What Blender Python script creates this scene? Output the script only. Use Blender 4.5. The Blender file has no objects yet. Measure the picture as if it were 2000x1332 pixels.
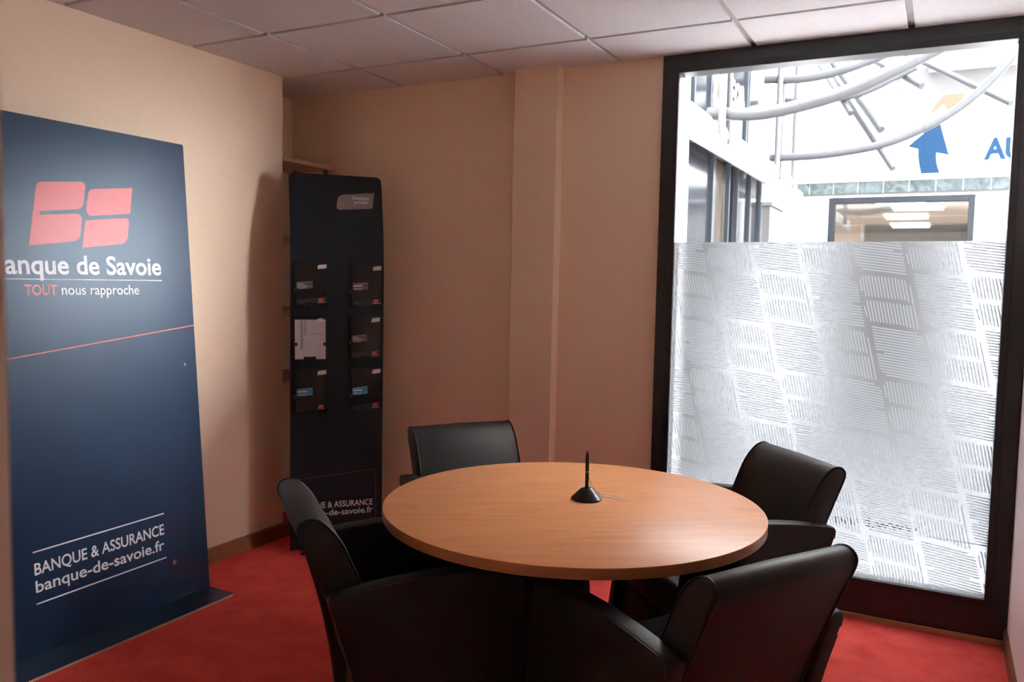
import bpy, bmesh, math, random
from mathutils import Vector, Matrix

# ------------------------------------------------------------------ camera, sky, exposure
SC = bpy.context.scene
COL = SC.collection
SC.view_settings.view_transform = 'Standard'
SC.view_settings.look = 'None'
SC.view_settings.gamma = 1.0
SC.view_settings.use_curve_mapping = False
SC.view_settings.exposure = 0.0
SC.cycles.use_denoising = True
SC.cycles.max_bounces = 14
SC.cycles.diffuse_bounces = 7
SC.cycles.glossy_bounces = 4
SC.cycles.transmission_bounces = 8
SC.cycles.transparent_max_bounces = 12
SC.cycles.caustics_refractive = True
SC.cycles.caustics_reflective = False
SC.cycles.sample_clamp_indirect = 20.0

EYE = Vector((0.0, 0.0, 1.359))
YAW, PITCH, ROLL = math.radians(-27.579), math.radians(4.085), math.radians(-1.134)
cy, sy, cp, sp = math.cos(YAW), math.sin(YAW), math.cos(PITCH), math.sin(PITCH)
fwd = Vector((sy * cp, cy * cp, -sp))
rgt0 = Vector((cy, -sy, 0.0))
dwn0 = fwd.cross(rgt0)
rgt = rgt0 * math.cos(ROLL) + dwn0 * math.sin(ROLL)
up = -(dwn0 * math.cos(ROLL) - rgt0 * math.sin(ROLL))
cd = bpy.data.cameras.new('camera')
cam = bpy.data.objects.new('camera', cd)
COL.objects.link(cam)
cam.matrix_world = Matrix(((rgt.x, up.x, -fwd.x, EYE.x), (rgt.y, up.y, -fwd.y, EYE.y),
                           (rgt.z, up.z, -fwd.z, EYE.z), (0, 0, 0, 1)))
cd.sensor_width = 36.0
cd.lens = 1601.5 / 2000.0 * 36.0
cd.clip_start = 0.02
cd.dof.use_dof = True
cd.dof.focus_distance = 2.45
cd.dof.aperture_fstop = 5.0
SC.camera = cam

W = bpy.data.worlds.new('overcast_sky')
SC.world = W
W.use_nodes = True
WN, WL = W.node_tree.nodes, W.node_tree.links
bg = WN['Background']
SKY_BASE = 34.0
SKY_GLOW = [(77, 21, 30, 6, 118.0), (62, 31, 26, 6, 100.0)]      # azimuth, elevation, outer and inner radius, strength: hazy bright sky low over the street to the right
wtc = WN.new('ShaderNodeTexCoord')
acc_socket = None
for az_, el_, w0_, w1_, g_ in SKY_GLOW:
    az_, el_ = math.radians(az_), math.radians(el_)
    wdot = WN.new('ShaderNodeVectorMath'); wdot.operation = 'DOT_PRODUCT'
    wdot.inputs[1].default_value = (math.sin(az_) * math.cos(el_), math.cos(az_) * math.cos(el_), math.sin(el_))
    WL.new(wtc.outputs['Generated'], wdot.inputs[0])
    wmr = WN.new('ShaderNodeMapRange'); wmr.interpolation_type = 'SMOOTHSTEP'
    wmr.inputs['From Min'].default_value = math.cos(math.radians(w0_))
    wmr.inputs['From Max'].default_value = math.cos(math.radians(w1_))
    wmr.inputs['To Min'].default_value = 0.0
    wmr.inputs['To Max'].default_value = g_
    WL.new(wdot.outputs['Value'], wmr.inputs['Value'])
    wad = WN.new('ShaderNodeMath'); wad.operation = 'ADD'
    wad.inputs[1].default_value = SKY_BASE
    WL.new(wmr.outputs['Result'], wad.inputs[0])
    if acc_socket is not None:
        WL.new(acc_socket, wad.inputs[1])
    acc_socket = wad.outputs[0]
WL.new(acc_socket, bg.inputs[1])
bg.inputs[0].default_value = (0.95, 0.97, 1.0, 1.0)

# ------------------------------------------------------------------ materials
def nodes(name):
    m = bpy.data.materials.new(name)
    m.use_nodes = True
    return m, m.node_tree.nodes, m.node_tree.links, m.node_tree.nodes['Principled BSDF']

def mat(name, col, rough=0.5, metal=0.0, spec=0.5, noise=None, bump=None, var=0.0, coat=0.0):
    """plain procedural paint: colour varied by noise, optional noise bump (scale, strength)"""
    m, N, L, P = nodes(name)
    P.inputs['Base Color'].default_value = (*col, 1)
    P.inputs['Roughness'].default_value = rough
    P.inputs['Metallic'].default_value = metal
    P.inputs['Specular IOR Level'].default_value = spec
    P.inputs['Coat Weight'].default_value = coat
    tc = N.new('ShaderNodeTexCoord')
    if var > 0:
        nz = N.new('ShaderNodeTexNoise')
        nz.inputs['Scale'].default_value = noise or 20.0
        nz.inputs['Detail'].default_value = 4.0
        L.new(tc.outputs['Object'], nz.inputs['Vector'])
        r = N.new('ShaderNodeValToRGB')
        r.color_ramp.elements[0].position = 0.3
        r.color_ramp.elements[1].position = 0.7
        r.color_ramp.elements[0].color = (*[c * (1 - var) for c in col], 1)
        r.color_ramp.elements[1].color = (*[min(1, c * (1 + var)) for c in col], 1)
        L.new(nz.outputs['Fac'], r.inputs['Fac'])
        L.new(r.outputs['Color'], P.inputs['Base Color'])
    if bump:
        n2 = N.new('ShaderNodeTexNoise')
        n2.inputs['Scale'].default_value = bump[0]
        n2.inputs['Detail'].default_value = 3.0
        L.new(tc.outputs['Object'], n2.inputs['Vector'])
        b = N.new('ShaderNodeBump')
        b.inputs['Strength'].default_value = bump[1]
        b.inputs['Distance'].default_value = bump[2] if len(bump) > 2 else 0.002
        L.new(n2.outputs['Fac'], b.inputs['Height'])
        L.new(b.outputs['Normal'], P.inputs['Normal'])
    return m

def emit(name, col, strength):
    m, N, L, P = nodes(name)
    P.inputs['Base Color'].default_value = (*col, 1)
    P.inputs['Emission Color'].default_value = (*col, 1)
    P.inputs['Emission Strength'].default_value = strength
    return m

def wood_mat(name, base, dark, rough, scale, stretch, rot, spec=0.5, axis_z=False):
    m, N, L, P = nodes(name)
    tc = N.new('ShaderNodeTexCoord')
    mp = N.new('ShaderNodeMapping')
    mp.inputs['Rotation'].default_value = (0, 0, rot)
    mp2 = N.new('ShaderNodeMapping')
    mp2.inputs['Scale'].default_value = stretch
    L.new(tc.outputs['Object'], mp.inputs['Vector'])
    L.new(mp.outputs['Vector'], mp2.inputs['Vector'])
    n1 = N.new('ShaderNodeTexNoise')
    n1.inputs['Scale'].default_value = scale
    n1.inputs['Detail'].default_value = 6.0
    n1.inputs['Roughness'].default_value = 0.6
    n1.inputs['Distortion'].default_value = 0.6
    L.new(mp2.outputs['Vector'], n1.inputs['Vector'])
    r = N.new('ShaderNodeValToRGB')
    r.color_ramp.elements[0].position = 0.32
    r.color_ramp.elements[1].position = 0.68
    r.color_ramp.elements[0].color = (*dark, 1)
    r.color_ramp.elements[1].color = (*base, 1)
    L.new(n1.outputs['Fac'], r.inputs['Fac'])
    L.new(r.outputs['Color'], P.inputs['Base Color'])
    P.inputs['Roughness'].default_value = rough
    P.inputs['Specular IOR Level'].default_value = spec
    return m

def thin_glass(name, tint=(1, 1, 1), refl=0.04):
    m = bpy.data.materials.new(name)
    m.use_nodes = True
    N, L = m.node_tree.nodes, m.node_tree.links
    N.remove(N['Principled BSDF'])
    out = N['Material Output']
    t = N.new('ShaderNodeBsdfTransparent')
    t.inputs['Color'].default_value = (*tint, 1)
    g = N.new('ShaderNodeBsdfGlossy')
    g.inputs['Roughness'].default_value = 0.01
    lw = N.new('ShaderNodeLayerWeight')
    lw.inputs['Blend'].default_value = 0.5
    pw = N.new('ShaderNodeMath'); pw.operation = 'POWER'; pw.inputs[1].default_value = 5.0
    L.new(lw.outputs['Facing'], pw.inputs[0])
    fr = N.new('ShaderNodeMath'); fr.operation = 'MULTIPLY_ADD'
    fr.inputs[1].default_value = 0.96; fr.inputs[2].default_value = refl
    L.new(pw.outputs[0], fr.inputs[0])
    mx = N.new('ShaderNodeMixShader')
    L.new(fr.outputs[0], mx.inputs[0])
    L.new(t.outputs[0], mx.inputs[1])
    L.new(g.outputs[0], mx.inputs[2])
    L.new(mx.outputs[0], out.inputs['Surface'])
    return m

def frost_mat():
    """frosted film: a rough clear slab that blurs the view, mixed with a milky scattering share"""
    m = bpy.data.materials.new('frosted_film')
    m.use_nodes = True
    N, L = m.node_tree.nodes, m.node_tree.links
    N.remove(N['Principled BSDF'])
    out = N['Material Output']
    rf = N.new('ShaderNodeBsdfRefraction')
    rf.inputs['Roughness'].default_value = 0.62
    rf.inputs['IOR'].default_value = 1.3
    rf.inputs['Color'].default_value = (0.21, 0.216, 0.226, 1)
    tr = N.new('ShaderNodeBsdfTranslucent')
    tr.inputs['Color'].default_value = (0.95, 0.96, 0.98, 1)
    mx = N.new('ShaderNodeMixShader')
    mx.inputs[0].default_value = 0.014
    L.new(rf.outputs[0], mx.inputs[1])
    L.new(tr.outputs[0], mx.inputs[2])
    L.new(mx.outputs[0], out.inputs['Surface'])
    return m

def translucent_mat(name, col, back=0.25):
    m = bpy.data.materials.new(name)
    m.use_nodes = True
    N, L = m.node_tree.nodes, m.node_tree.links
    N.remove(N['Principled BSDF'])
    out = N['Material Output']
    tr = N.new('ShaderNodeBsdfTranslucent')
    tr.inputs['Color'].default_value = (*col, 1)
    df = N.new('ShaderNodeBsdfDiffuse')
    df.inputs['Color'].default_value = (*col, 1)
    mx = N.new('ShaderNodeMixShader')
    mx.inputs[0].default_value = back
    L.new(tr.outputs[0], mx.inputs[1])
    L.new(df.outputs[0], mx.inputs[2])
    L.new(mx.outputs[0], out.inputs['Surface'])
    return m

def carpet_mat():
    m, N, L, P = nodes('red_carpet')
    tc = N.new('ShaderNodeTexCoord')
    n1 = N.new('ShaderNodeTexNoise')
    n1.inputs['Scale'].default_value = 260.0
    n1.inputs['Detail'].default_value = 3.0
    L.new(tc.outputs['Object'], n1.inputs['Vector'])
    n2 = N.new('ShaderNodeTexNoise')
    n2.inputs['Scale'].default_value = 9.0
    n2.inputs['Detail'].default_value = 5.0
    L.new(tc.outputs['Object'], n2.inputs['Vector'])
    mixn = N.new('ShaderNodeMath')
    mixn.operation = 'MULTIPLY_ADD'
    mixn.inputs[1].default_value = 0.35
    L.new(n2.outputs['Fac'], mixn.inputs[0])
    sc = N.new('ShaderNodeMath')
    sc.operation = 'MULTIPLY'
    sc.inputs[1].default_value = 0.72
    L.new(n1.outputs['Fac'], sc.inputs[0])
    L.new(sc.outputs[0], mixn.inputs[2])
    r = N.new('ShaderNodeValToRGB')
    r.color_ramp.elements[0].position = 0.36
    r.color_ramp.elements[1].position = 0.68
    r.color_ramp.elements[0].color = (0.62, 0.045, 0.038, 1)
    r.color_ramp.elements[1].color = (0.97, 0.14, 0.115, 1)
    L.new(mixn.outputs[0], r.inputs['Fac'])
    L.new(r.outputs['Color'], P.inputs['Base Color'])
    b = N.new('ShaderNodeBump')
    b.inputs['Strength'].default_value = 0.8
    b.inputs['Distance'].default_value = 0.006
    L.new(n1.outputs['Fac'], b.inputs['Height'])
    L.new(b.outputs['Normal'], P.inputs['Normal'])
    P.inputs['Roughness'].default_value = 0.95
    P.inputs['Specular IOR Level'].default_value = 0.1
    P.inputs['Sheen Weight'].default_value = 0.0
    return m

def leather_mat():
    m, N, L, P = nodes('black_leather')
    P.inputs['Base Color'].default_value = (0.0125, 0.012, 0.012, 1)
    P.inputs['Roughness'].default_value = 0.5
    P.inputs['Specular IOR Level'].default_value = 0.45
    tc = N.new('ShaderNodeTexCoord')
    v = N.new('ShaderNodeTexVoronoi')
    v.inputs['Scale'].default_value = 330.0
    L.new(tc.outputs['Object'], v.inputs['Vector'])
    n = N.new('ShaderNodeTexNoise')
    n.inputs['Scale'].default_value = 14.0
    n.inputs['Detail'].default_value = 3.0
    L.new(tc.outputs['Object'], n.inputs['Vector'])
    a = N.new('ShaderNodeMath')
    a.operation = 'MULTIPLY_ADD'
    a.inputs[1].default_value = 3.0
    L.new(n.outputs['Fac'], a.inputs[0])
    L.new(v.outputs['Distance'], a.inputs[2])
    b = N.new('ShaderNodeBump')
    b.inputs['Strength'].default_value = 0.25
    b.inputs['Distance'].default_value = 0.0012
    L.new(a.outputs[0], b.inputs['Height'])
    L.new(b.outputs['Normal'], P.inputs['Normal'])
    return m

def marble_mat():
    m, N, L, P = nodes('green_marble')
    P.inputs['Specular IOR Level'].default_value = 0.1
    tc = N.new('ShaderNodeTexCoord')
    n = N.new('ShaderNodeTexNoise')
    n.inputs['Scale'].default_value = 9.0
    n.inputs['Detail'].default_value = 9.0
    n.inputs['Distortion'].default_value = 2.4
    L.new(tc.outputs['Object'], n.inputs['Vector'])
    r = N.new('ShaderNodeValToRGB')
    r.color_ramp.elements[0].position = 0.35
    r.color_ramp.elements[1].position = 0.66
    r.color_ramp.elements[0].color = (0.022, 0.031, 0.033, 1)
    r.color_ramp.elements[1].color = (0.060, 0.074, 0.075, 1)
    L.new(n.outputs['Fac'], r.inputs['Fac'])
    L.new(r.outputs['Color'], P.inputs['Base Color'])
    P.inputs['Roughness'].default_value = 0.3
    return m

def corrugated_mat():
    m, N, L, P = nodes('cut_corrugated_edge')
    tc = N.new('ShaderNodeTexCoord')
    w = N.new('ShaderNodeTexWave')
    w.bands_direction = 'Y'
    w.inputs['Scale'].default_value = 36.0
    w.inputs['Distortion'].default_value = 1.0
    L.new(tc.outputs['Object'], w.inputs['Vector'])
    r = N.new('ShaderNodeValToRGB')
    r.color_ramp.elements[0].color = (0.35, 0.20, 0.10, 1)
    r.color_ramp.elements[1].color = (0.85, 0.68, 0.50, 1)
    L.new(w.outputs['Fac'], r.inputs['Fac'])
    L.new(r.outputs['Color'], P.inputs['Base Color'])
    P.inputs['Roughness'].default_value = 0.9
    return m

M = dict(
    wall=mat('beige_wallpaper', (0.87, 0.685, 0.515), 0.75, noise=60, var=0.02, bump=(450, 0.12, 0.001)),
    wall_white=mat('pale_wall_paint', (0.92, 0.86, 0.83), 0.7, noise=40, var=0.015, bump=(450, 0.1, 0.001)),
    tile=mat('mineral_fibre_tile', (0.72, 0.72, 0.74), 0.9, noise=260, var=0.07, bump=(260, 0.55, 0.004)),
    grid=mat('grey_ceiling_grid', (0.42, 0.39, 0.37), 0.5, noise=5, var=0.02),
    carpet=carpet_mat(),
    skirt=wood_mat('brown_skirting', (0.30, 0.115, 0.045), (0.17, 0.058, 0.022), 0.4, 6.0, (8, 0.7, 8), 0),
    strip=wood_mat('oak_strip', (0.50, 0.27, 0.13), (0.34, 0.17, 0.08), 0.5, 6.0, (0.7, 8, 8), 0),
    frame=mat('anthracite_aluminium', (0.021, 0.020, 0.021), 0.38, 0.0, 0.5, noise=15, var=0.10),
    gasket=mat('black_gasket', (0.010, 0.010, 0.011), 0.35, noise=15, var=0.05),
    glass=thin_glass('window_glass'),
    film=frost_mat(),
    stripe=translucent_mat('milky_stripe', (0.375, 0.382, 0.392), 0.10),
    redprint=translucent_mat('red_print', (0.10, 0.010, 0.018), 0.3),
    greyprint=translucent_mat('grey_print', (0.05, 0.047, 0.048), 0.3),
    leather=leather_mat(),
    piping=mat('black_piping', (0.011, 0.011, 0.011), 0.45, noise=60, var=0.1),
    table=wood_mat('beech_laminate', (0.90, 0.435, 0.20), (0.76, 0.345, 0.15), 0.34, 5.0, (0.9, 7.5, 9.0), math.radians(-32), 0.25),
    tedge=wood_mat('beech_edge', (0.40, 0.165, 0.052), (0.33, 0.125, 0.038), 0.30, 5.0, (1, 1, 24.0), 0, 0.5),
    steel=mat('black_steel', (0.012, 0.012, 0.013), 0.4, noise=20, var=0.05),
    plastic=mat('black_plastic', (0.010, 0.010, 0.011), 0.28, noise=30, var=0.05),
    chrome=mat('bead_chain_metal', (0.75, 0.66, 0.58), 0.25, 1.0, noise=50, var=0.05),
    brass=mat('brass_ring', (0.75, 0.52, 0.2), 0.3, 1.0, noise=50, var=0.05),
    navy=mat('navy_print', (0.011, 0.028, 0.066), 0.34, 0.0, 0.36, noise=3, var=0.06, bump=(35, 0.05, 0.001)),
    navy_dark=mat('dark_navy_print', (0.0062, 0.0085, 0.014), 0.45, 0.0, 0.35, noise=3, var=0.08),
    white_print=mat('white_print', (0.80, 0.80, 0.82), 0.34, 0.0, 0.30, noise=30, var=0.02),
    coral_print=mat('coral_print', (0.80, 0.155, 0.135), 0.34, 0.0, 0.30, noise=30, var=0.02),
    red_line=mat('dull_red_print', (0.55, 0.10, 0.10), 0.5, noise=30, var=0.02),
    dark_red_line=mat('dark_red_print', (0.22, 0.03, 0.035), 0.5, noise=30, var=0.02),
    board_core=corrugated_mat(),
    hole=mat('torn_cardboard', (0.25, 0.17, 0.12), 0.9, noise=120, var=0.4),
    tag_grey=mat('warm_grey_print', (0.25, 0.205, 0.185), 0.45, noise=30, var=0.03),
    cover=mat('black_brochure_cover', (0.012, 0.010, 0.010), 0.22, 0.0, 0.5, noise=4, var=0.12),
    cover_band=mat('charcoal_brochure_band', (0.035, 0.029, 0.028), 0.3, noise=6, var=0.1),
    cover_grey=mat('grey_title_print', (0.075, 0.065, 0.066), 0.35, noise=6, var=0.1),
    cover_brown=mat('brown_title_print', (0.085, 0.055, 0.045), 0.35, noise=6, var=0.1),
    cover_blue=mat('blue_title_print', (0.035, 0.19, 0.29), 0.35, noise=6, var=0.06),
    cover_pale=mat('pale_grey_cover', (0.47, 0.43, 0.43), 0.4, noise=9, var=0.05),
    tab=mat('pale_tab_print', (0.62, 0.57, 0.56), 0.4, noise=30, var=0.03),
    paper=mat('paper_edge', (0.70, 0.66, 0.62), 0.8, noise=200, var=0.1),
    red_logo=mat('bright_red_print', (0.80, 0.035, 0.022), 0.4, noise=30, var=0.02),
    clip=mat('black_clip', (0.008, 0.008, 0.009), 0.3, noise=30, var=0.05),
    shelf=mat('beech_melamine', (0.62, 0.44, 0.32), 0.5, noise=12, var=0.05),
    facade=mat('white_render', (0.84, 0.845, 0.85), 0.8, noise=1.5, var=0.02, bump=(60, 0.1, 0.003)),
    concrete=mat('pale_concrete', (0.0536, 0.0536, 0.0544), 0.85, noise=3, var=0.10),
    joint=mat('facade_joint', (0.04, 0.0375, 0.035), 0.8, noise=8, var=0.1),
    marble=marble_mat(),
    pipe=mat('grey_painted_pipe', (0.028, 0.0299, 0.0323), 0.45, 0.0, 0.2, noise=12, var=0.10),
    beam=mat('white_painted_tube', (0.49, 0.49, 0.49), 0.4, noise=5, var=0.03),
    slate=mat('slate_blue_frame', (0.0091, 0.0115, 0.0147), 0.4, 0.0, 0.1, noise=8, var=0.08),
    mullion=mat('grey_blue_mullion', (0.0184, 0.0227, 0.0281), 0.3, 0.0, 0.08, noise=8, var=0.05),
    dglass=mat('dark_shop_glass', (0.0072, 0.0086, 0.0106), 0.12, 0.0, 0.08, noise=4, var=0.25),
    bglass=mat('brown_shop_panel', (0.0228, 0.018, 0.0144), 0.3, 0.0, 0.08, noise=5, var=0.2),
    sign=mat('white_sign_board', (0.86, 0.86, 0.86), 0.45, noise=6, var=0.01),
    blue=mat('blue_sign_print', (0.0044, 0.0181, 0.0418), 0.6, 0.0, 0.05, noise=6, var=0.02),
    orange=mat('orange_sign_print', (0.1392, 0.0536, 0.0372), 0.6, 0.0, 0.05, noise=6, var=0.02),
    letter=mat('white_vinyl_letter', (0.80, 0.81, 0.82), 0.5, noise=20, var=0.02),
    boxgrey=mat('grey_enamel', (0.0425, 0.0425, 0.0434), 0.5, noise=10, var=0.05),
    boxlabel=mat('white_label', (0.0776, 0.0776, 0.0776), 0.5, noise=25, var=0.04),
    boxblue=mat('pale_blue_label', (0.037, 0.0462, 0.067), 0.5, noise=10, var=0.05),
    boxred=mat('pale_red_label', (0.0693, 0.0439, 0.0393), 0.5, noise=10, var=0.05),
    pave=mat('grey_paving', (0.17, 0.17, 0.175), 0.85, noise=3, var=0.15),
    shopwall=mat('shop_wall', (0.50, 0.48, 0.455), 0.8, noise=3, var=0.04),
    shopceil=mat('shop_ceiling', (0.56, 0.545, 0.525), 0.8, noise=3, var=0.02),
    orange_panel=mat('orange_panel', (0.42, 0.19, 0.06), 0.6, noise=3, var=0.1),
    lamp=emit('lamp_diffuser', (1.0, 0.985, 0.96), 6.0),
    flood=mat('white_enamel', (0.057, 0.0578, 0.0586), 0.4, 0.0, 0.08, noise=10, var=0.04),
)

for k_ in ('navy', 'white_print', 'coral_print'):
    M[k_].node_tree.nodes['Principled BSDF'].inputs['Specular Tint'].default_value = (0.76, 0.89, 1.0, 1)

# ------------------------------------------------------------------ mesh helpers
def link(name, bm, m, parent=None, smooth=None, bevel=None):
    bmesh.ops.remove_doubles(bm, verts=bm.verts[:], dist=1e-6)
    if bevel:
        es = [e for e in bm.edges if len(e.link_faces) == 2 and e.calc_face_angle(0) > math.radians(40)]
        bmesh.ops.bevel(bm, geom=es, offset=bevel[0], segments=bevel[1], affect='EDGES', profile=0.5, clamp_overlap=True)
    bmesh.ops.recalc_face_normals(bm, faces=bm.faces[:])
    me = bpy.data.meshes.new(name)
    bm.to_mesh(me)
    bm.free()
    ms = m if isinstance(m, (list, tuple)) else [m]
    for k in ms:
        me.materials.append(k)
    if smooth:
        for p in me.polygons:
            p.use_smooth = True
        me.set_sharp_from_angle(angle=math.radians(smooth))
    o = bpy.data.objects.new(name, me)
    COL.objects.link(o)
    if parent is not None:
        o.parent = parent
    return o

def new():
    return bmesh.new()

def box(bm, x0, x1, y0, y1, z0, z1, mi=0, T=None):
    vs = [Vector(p) for p in ((x0, y0, z0), (x1, y0, z0), (x1, y1, z0), (x0, y1, z0),
                              (x0, y0, z1), (x1, y0, z1), (x1, y1, z1), (x0, y1, z1))]
    if T is not None:
        vs = [T @ v for v in vs]
    v = [bm.verts.new(p) for p in vs]
    for f in ((3, 2, 1, 0), (4, 5, 6, 7), (0, 1, 5, 4), (1, 2, 6, 5), (2, 3, 7, 6), (3, 0, 4, 7)):
        fc = bm.faces.new([v[i] for i in f])
        fc.material_index = mi
    return v

def prism(bm, pts, a0, a1, place, mi=0):
    """closed outline pts (p,q) extruded between a0 and a1; place(a,p,q) -> point"""
    A = [bm.verts.new(place(a0, p, q)) for p, q in pts]
    B = [bm.verts.new(place(a1, p, q)) for p, q in pts]
    n = len(pts)
    bm.faces.new(A).material_index = mi
    bm.faces.new(B[::-1]).material_index = mi
    for i in range(n):
        bm.faces.new([A[i], B[i], B[(i + 1) % n], A[(i + 1) % n]]).material_index = mi

def sheet(bm, pts3, mi=0):
    f = bm.faces.new([bm.verts.new(p) for p in pts3])
    f.material_index = mi
    return f

def smooth_path(pts, n=8, closed=False):
    P = [Vector(p) for p in pts]
    out = []
    m = len(P)
    rng = range(m) if closed else range(m - 1)
    for i in rng:
        p0 = P[(i - 1) % m] if (closed or i > 0) else P[0] * 2 - P[1]
        p1 = P[i]
        p2 = P[(i + 1) % m]
        p3 = P[(i + 2) % m] if (closed or i + 2 < m) else P[-1] * 2 - P[-2]
        for k in range(n):
            t = k / n
            out.append(0.5 * ((2 * p1) + (p2 - p0) * t + (2 * p0 - 5 * p1 + 4 * p2 - p3) * t * t + (3 * p1 - p0 - 3 * p2 + p3) * t ** 3))
    if not closed:
        out.append(P[-1].copy())
    return out

def tube(bm, pts, r, seg=14, closed=False, caps=True, mi=0):
    P = [Vector(p) for p in pts]
    n = len(P)
    rings = []
    prev = None
    for i in range(n):
        if closed:
            t = (P[(i + 1) % n] - P[(i - 1) % n]).normalized()
        else:
            t = (P[min(i + 1, n - 1)] - P[max(i - 1, 0)]).normalized()
        ref = prev if prev is not None else (Vector((0, 0, 1)) if abs(t.z) < 0.9 else Vector((1, 0, 0)))
        u = (ref - t * ref.dot(t)).normalized()
        prev = u
        w = t.cross(u)
        rr = r[i] if isinstance(r, (list, tuple)) else r
        rings.append([bm.verts.new(P[i] + (u * math.cos(2 * math.pi * k / seg) + w * math.sin(2 * math.pi * k / seg)) * rr) for k in range(seg)])
    for i in range(n if closed else n - 1):
        a, b = rings[i], rings[(i + 1) % n]
        for k in range(seg):
            bm.faces.new([a[k], a[(k + 1) % seg], b[(k + 1) % seg], b[k]]).material_index = mi
    if not closed and caps:
        bm.faces.new(rings[0][::-1]).material_index = mi
        bm.faces.new(rings[-1]).material_index = mi

def lathe(bm, prof, c, seg=64, mi=0):
    rings = []
    for r, z in prof:
        if r < 1e-6:
            rings.append([bm.verts.new((c[0], c[1], c[2] + z))])
        else:
            rings.append([bm.verts.new((c[0] + r * math.cos(2 * math.pi * k / seg), c[1] + r * math.sin(2 * math.pi * k / seg), c[2] + z)) for k in range(seg)])
    for a, b in zip(rings, rings[1:]):
        for k in range(seg):
            k2 = (k + 1) % seg
            if len(a) == 1:
                bm.faces.new([a[0], b[k], b[k2]]).material_index = mi
            elif len(b) == 1:
                bm.faces.new([a[k], b[0], a[k2]]).material_index = mi
            else:
                bm.faces.new([a[k], b[k], b[k2], a[k2]]).material_index = mi

def ball(bm, c, r, seg=8):
    bmesh.ops.create_uvsphere(bm, u_segments=seg, v_segments=max(4, seg // 2 + 1), radius=r, matrix=Matrix.Translation(c))

def round_corners(pts, r, n=5):
    """round each corner of a 2D outline; r may be a list"""
    out = []
    m = len(pts)
    for i in range(m):
        p = Vector(pts[i]); a = Vector(pts[i - 1]); b = Vector(pts[(i + 1) % m])
        rr = r[i] if isinstance(r, (list, tuple)) else r
        if rr <= 0:
            out.append(tuple(p)); continue
        da = (a - p); db = (b - p)
        ra = min(rr, da.length * 0.49); rb = min(rr, db.length * 0.49)
        s = p + da.normalized() * ra; e = p + db.normalized() * rb
        for k in range(n + 1):
            t = k / n
            out.append(tuple(s * (1 - t) ** 2 + p * 2 * t * (1 - t) + e * t * t))
    return out

def thing(name, label, cat, loc=(0, 0, 0), rz=0.0, group=None):
    o = bpy.data.objects.new(name, None)
    COL.objects.link(o)
    o.location = loc
    o.rotation_euler = (0, 0, rz)
    o.empty_display_size = 0.1
    return tag(o, label, cat, group)

def tag(o, label, cat, group=None):
    o['label'] = label
    o['category'] = cat
    if group:
        o['group'] = group
    return o

def struct(o, label, cat):
    tag(o, label, cat)
    o['kind'] = 'structure'
    return o

def copy_thing(root):
    r = root.copy()
    COL.objects.link(r)
    for ch in list(root.children):
        c = ch.copy()
        COL.objects.link(c)
        c.parent = r
        for g in list(ch.children):
            d = g.copy()
            COL.objects.link(d)
            d.parent = c
    return r

_FC = {}
def glyphs(s, bold=0.0):
    """triangulated flat text: list of polygons in units where capital height = 1, x starts at 0"""
    key = (s, bold)
    if key in _FC:
        return _FC[key]
    cu = bpy.data.curves.new('t', 'FONT')
    cu.body = s
    cu.size = 1.0
    cu.offset = bold
    cu.resolution_u = 4
    ob = bpy.data.objects.new('t', cu)
    COL.objects.link(ob)
    bpy.context.view_layer.update()
    dg = bpy.context.evaluated_depsgraph_get()
    me = bpy.data.meshes.new_from_object(ob.evaluated_get(dg), depsgraph=dg)
    vs = [v.co.copy() for v in me.vertices]
    ps = [list(p.vertices) for p in me.polygons]
    bpy.data.objects.remove(ob)
    bpy.data.curves.remove(cu)
    bpy.data.meshes.remove(me)
    x0 = min(v.x for v in vs); x1 = max(v.x for v in vs)
    _FC[key] = (vs, ps, x0, x1)
    return _FC[key]

def cap_height():
    vs, ps, a, b = glyphs('H')
    return max(v.y for v in vs)

def write(bm, s, place, x0, x1, base0, base1, cap, bold=0.0, mi=0, h=0.0):
    """text s from (x0,base0) to (x1,base1) on a plane; place(a,b) -> 3D"""
    vs, ps, g0, g1 = glyphs(s, bold)
    ch = cap_height()
    V = []
    for v in vs:
        t = (v.x - g0) / (g1 - g0)
        V.append(bm.verts.new(place(x0 + (x1 - x0) * t, base0 + (base1 - base0) * t + v.y / ch * cap)))
    for p in ps:
        try:
            bm.faces.new([V[i] for i in p]).material_index = mi
        except ValueError:
            pass

# ------------------------------------------------------------------ the room
XL, XR, YN, YW, H = -3.014, 0.285, 3.204, 3.62, 2.375
XN = -3.335
bm = new(); box(bm, -3.8, 1.2, -1.8, YW + 0.02, -0.12, 0.0)
struct(link('floor', bm, M['carpet']), 'red short pile carpet covering the whole room', 'floor')

bm = new()
box(bm, -3.6, XR + 0.3, -1.8, YW, H + 0.012, H + 0.25, 1)
OX, OY, S = -3.157, 3.2308, 0.6
for i in range(-1, 6):
    for j in range(-8, 1):
        x0, x1 = OX + i * S + 0.012, OX + (i + 1) * S - 0.012
        y0, y1 = OY + j * S + 0.012, OY + (j + 1) * S - 0.012
        x0, x1, y0, y1 = max(x0, -3.5), min(x1, XR + 0.05), y0, min(y1, YW - 0.0005)
        if x1 - x0 > 0.01 and y1 - y0 > 0.01:
            box(bm, x0, x1, y0, y1, H, H + 0.0125, 0)
struct(link('ceiling', bm, [M['tile'], M['grid']]), 'suspended ceiling of square speckled white tiles in a metal grid', 'ceiling')

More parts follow.
